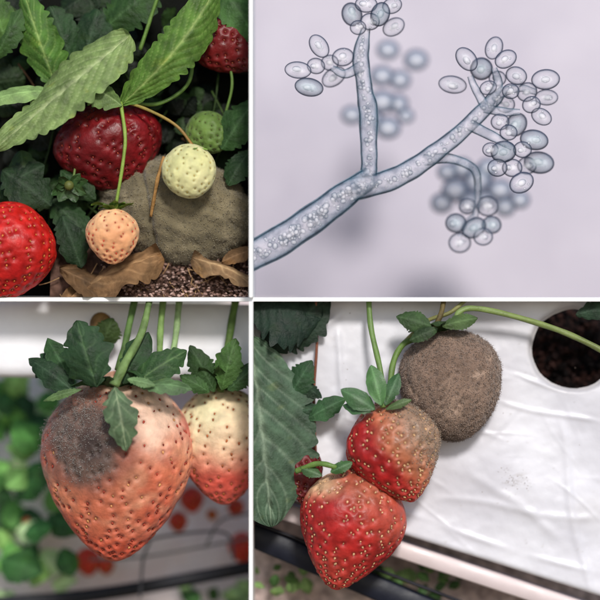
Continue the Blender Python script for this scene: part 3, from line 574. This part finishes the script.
for k in [dict(base=P(374,408,-0.5),tip=P(340,388,-0.45),width=0.2,col=S(58,92,54),seed=81,teeth=3,amp=0.04),dict(base=P(380,404,-0.5),tip=P(370,364,-0.4),width=0.2,col=S(70,108,60),seed=82,teeth=3,amp=0.04),
  dict(base=P(384,404,-0.45),tip=P(398,372,-0.35),width=0.14,col=S(46,78,44),seed=83,teeth=3),dict(base=P(370,410,-0.5),tip=P(342,404,-0.4),width=0.12,col=S(52,86,50),seed=84,teeth=3),dict(base=P(384,408,-0.45),tip=P(410,398,-0.5),width=0.08,col=S(70,90,50),seed=85,teeth=3)]: leaf(g,**{**k,'nu':30,'nv':11})
tube(g,[P(368,290,-0.05),P(371,330,-0.15),P(380,372,-0.3),P(382,406,-0.42)],0.028,0.028,S(102,130,68)); tube(g,[P(388,398,-0.35),P(392,365,-0.2),P(402,345,-0.1),P(418,338,0)],0.03,0.03,S(94,120,58))
g.build('calyx',[M_STEM],'BR',ob)
g=Geo()
for k in [dict(base=P(322,474,-0.35),tip=P(300,466,-0.3),width=0.12,col=S(52,80,44),seed=86),dict(base=P(330,470,-0.4),tip=P(352,460,-0.4),width=0.12,col=S(48,80,40),seed=87)]: leaf(g,**{**k,'nu':30,'nv':11})
tube(g,[P(296,470,-0.25),P(316,462,-0.35),P(332,464,-0.4),P(342,470,-0.3)],0.028,0.026,S(96,126,60)); tube(g,[P(316,462,0.05),P(314,400,0.06),P(317,340,0.03),P(316,300,0.02)],0.014,0.014,S(120,70,50)); g.build('strawberry_stem',[M_STEM],'BR')
def exG(X,N): return X+N*(0.018*fbm(X,4,15,4)+0.006*fbm(X,16,18,3))[:,None]
ob,X,N,sf=berry('mouldy_strawberry',P(450,385,-0.05),(0.12,-0.1,-1),1.08,0.98,[1.2,1.14,1.08,1.02,0.98,0.94,0.9],moldfn(S(140,117,102),S(122,101,88),S(154,131,115),14),'BR',nseed=260,seedr=None,dd=0.014,ds=0.022,depth=0.75,mats=[M_MOLD],lump=0.035,extra=exG,seed=9,nu=200,nv=240)
fuzz(ob,X,N,24000,0.0046,[S(144,121,106),S(126,105,92),S(162,139,124),S(106,87,76)],'BR',hair=0.3,L=0.020,head=0.0026,hr=0.0013,off=0.3)
g=Geo()
calyx(g,P(436,332,-0.1),(0.1,-0.1,-1),8,0.34,0.16,-0.1,S(60,82,44),8,teeth=4,amp=0.1)
for k in [dict(base=P(430,326,-0.35),tip=P(395,316,-0.3),width=0.2,col=S(56,80,44),seed=91),dict(base=P(436,328,-0.4),tip=P(408,340,-0.4),width=0.14,col=S(50,70,40),seed=92),dict(base=P(440,326,-0.35),tip=P(476,318,-0.3),width=0.16,col=S(70,92,50),seed=93)]: leaf(g,**{**k,'nu':30,'nv':11})
tube(g,[P(432,330,-0.2),P(440,314,-0.2),P(444,296,-0.1)],0.028,0.024,S(110,96,60))
g.build('calyx',[M_LEAF],'BR',ob)
g=Geo(); tube(g,[P(454,328,-0.25),P(458,312,-0.25),P(480,309,-0.2),P(540,324,-0.12),P(585,342,-0.1),P(625,364,-0.1)],0.028,0.03,S(118,142,78),n=16,col2=S(112,120,70))
tube(g,[P(402,345,0.0),P(425,322,-0.1),P(450,312,-0.15),P(470,296,-0.1)],0.022,0.02,S(120,120,70))
g.build('strawberry_stem',[M_STEM],'BR')
# =========================================================== dividers + ground
mw=vmat('white_paint',0.5,0,0,0.02,3,0.05,20)
def box(name,x0,x1,y0,y1,z0,z1):
    bm=bmesh.new(); bmesh.ops.create_cube(bm,size=1)
    for q in bm.verts: q.co=Vector(((x0+x1)/2+q.co.x*(x1-x0),(y0+y1)/2+q.co.y*(y1-y0),(z0+z1)/2+q.co.z*(z1-z0)))
    bmesh.ops.bevel(bm,geom=bm.edges[:],offset=0.003,segments=1,affect='EDGES')
    g=Geo(); bm.verts.index_update(); g.add([q.co[:] for q in bm.verts],[tuple(w.index for w in f_.verts) for f_ in bm.faces],S(248,248,248)); bm.free(); return g.build(name,[mw],None,smooth=False)
root=bpy.data.objects.new('white_display_partition',None); bpy.context.collection.objects.link(root)
for nm,a in [('upright_upper',(-0.498,-0.462,-0.72,0.66,0.025,3.4)),('upright_lower',(-0.498,-0.462,-0.72,0.66,-3.4,-0.015)),('crossbar',(-3.5,3.5,-0.22,0.2,-0.015,0.025))]:
    box(nm,*a).parent=root
g=Geo(); n_=60
u,v=np.meshgrid(np.linspace(-1,1,n_),np.linspace(-1,1,n_),indexing='ij'); 
X=np.stack([np.sign(u.ravel())*np.abs(u.ravel())**3*600,np.sign(v.ravel())*np.abs(v.ravel())**3*600,np.full(u.size,-3.6)],1)
g.add(X,grid_faces(n_,n_),S(150,138,122)); g.build('ground',[M_SOIL])
# =========================================================== light / camera
EL=math.radians(31); AZ=math.radians(10)
sd=Vector((math.sin(AZ)*math.cos(EL),-math.cos(AZ)*math.cos(EL),math.sin(EL)))
sun=bpy.data.lights.new('sun','SUN'); sun.energy=2.9; sun.angle=math.radians(10); sun.color=(1,0.96,0.9)
so=bpy.data.objects.new('sun',sun); bpy.context.collection.objects.link(so); so.rotation_euler=sd.to_track_quat('Z','Y').to_euler()
w=bpy.data.worlds.new('World'); bpy.context.scene.world=w; w.use_nodes=True
n=w.node_tree.nodes; sk=n.new('ShaderNodeTexSky'); sk.sky_type='NISHITA'; sk.sun_disc=False; sk.sun_elevation=EL; sk.sun_rotation=math.pi-AZ
w.node_tree.links.new(sk.outputs[0],n['Background'].inputs[0]); n['Background'].inputs[1].default_value=0.13
cam=bpy.data.cameras.new('camera'); co=bpy.data.objects.new('camera',cam); bpy.context.collection.objects.link(co)
co.location=(0,-30,0); co.rotation_euler=(math.pi/2,0,0); cam.lens=180; cam.sensor_width=36; cam.clip_end=2000; cam.clip_start=0.1
cam.dof.use_dof=True; cam.dof.focus_distance=29.75; cam.dof.aperture_fstop=0.135
bpy.context.scene.camera=co
vs=bpy.context.scene.view_settings; vs.view_transform='Standard'; vs.look='None'; vs.exposure=0
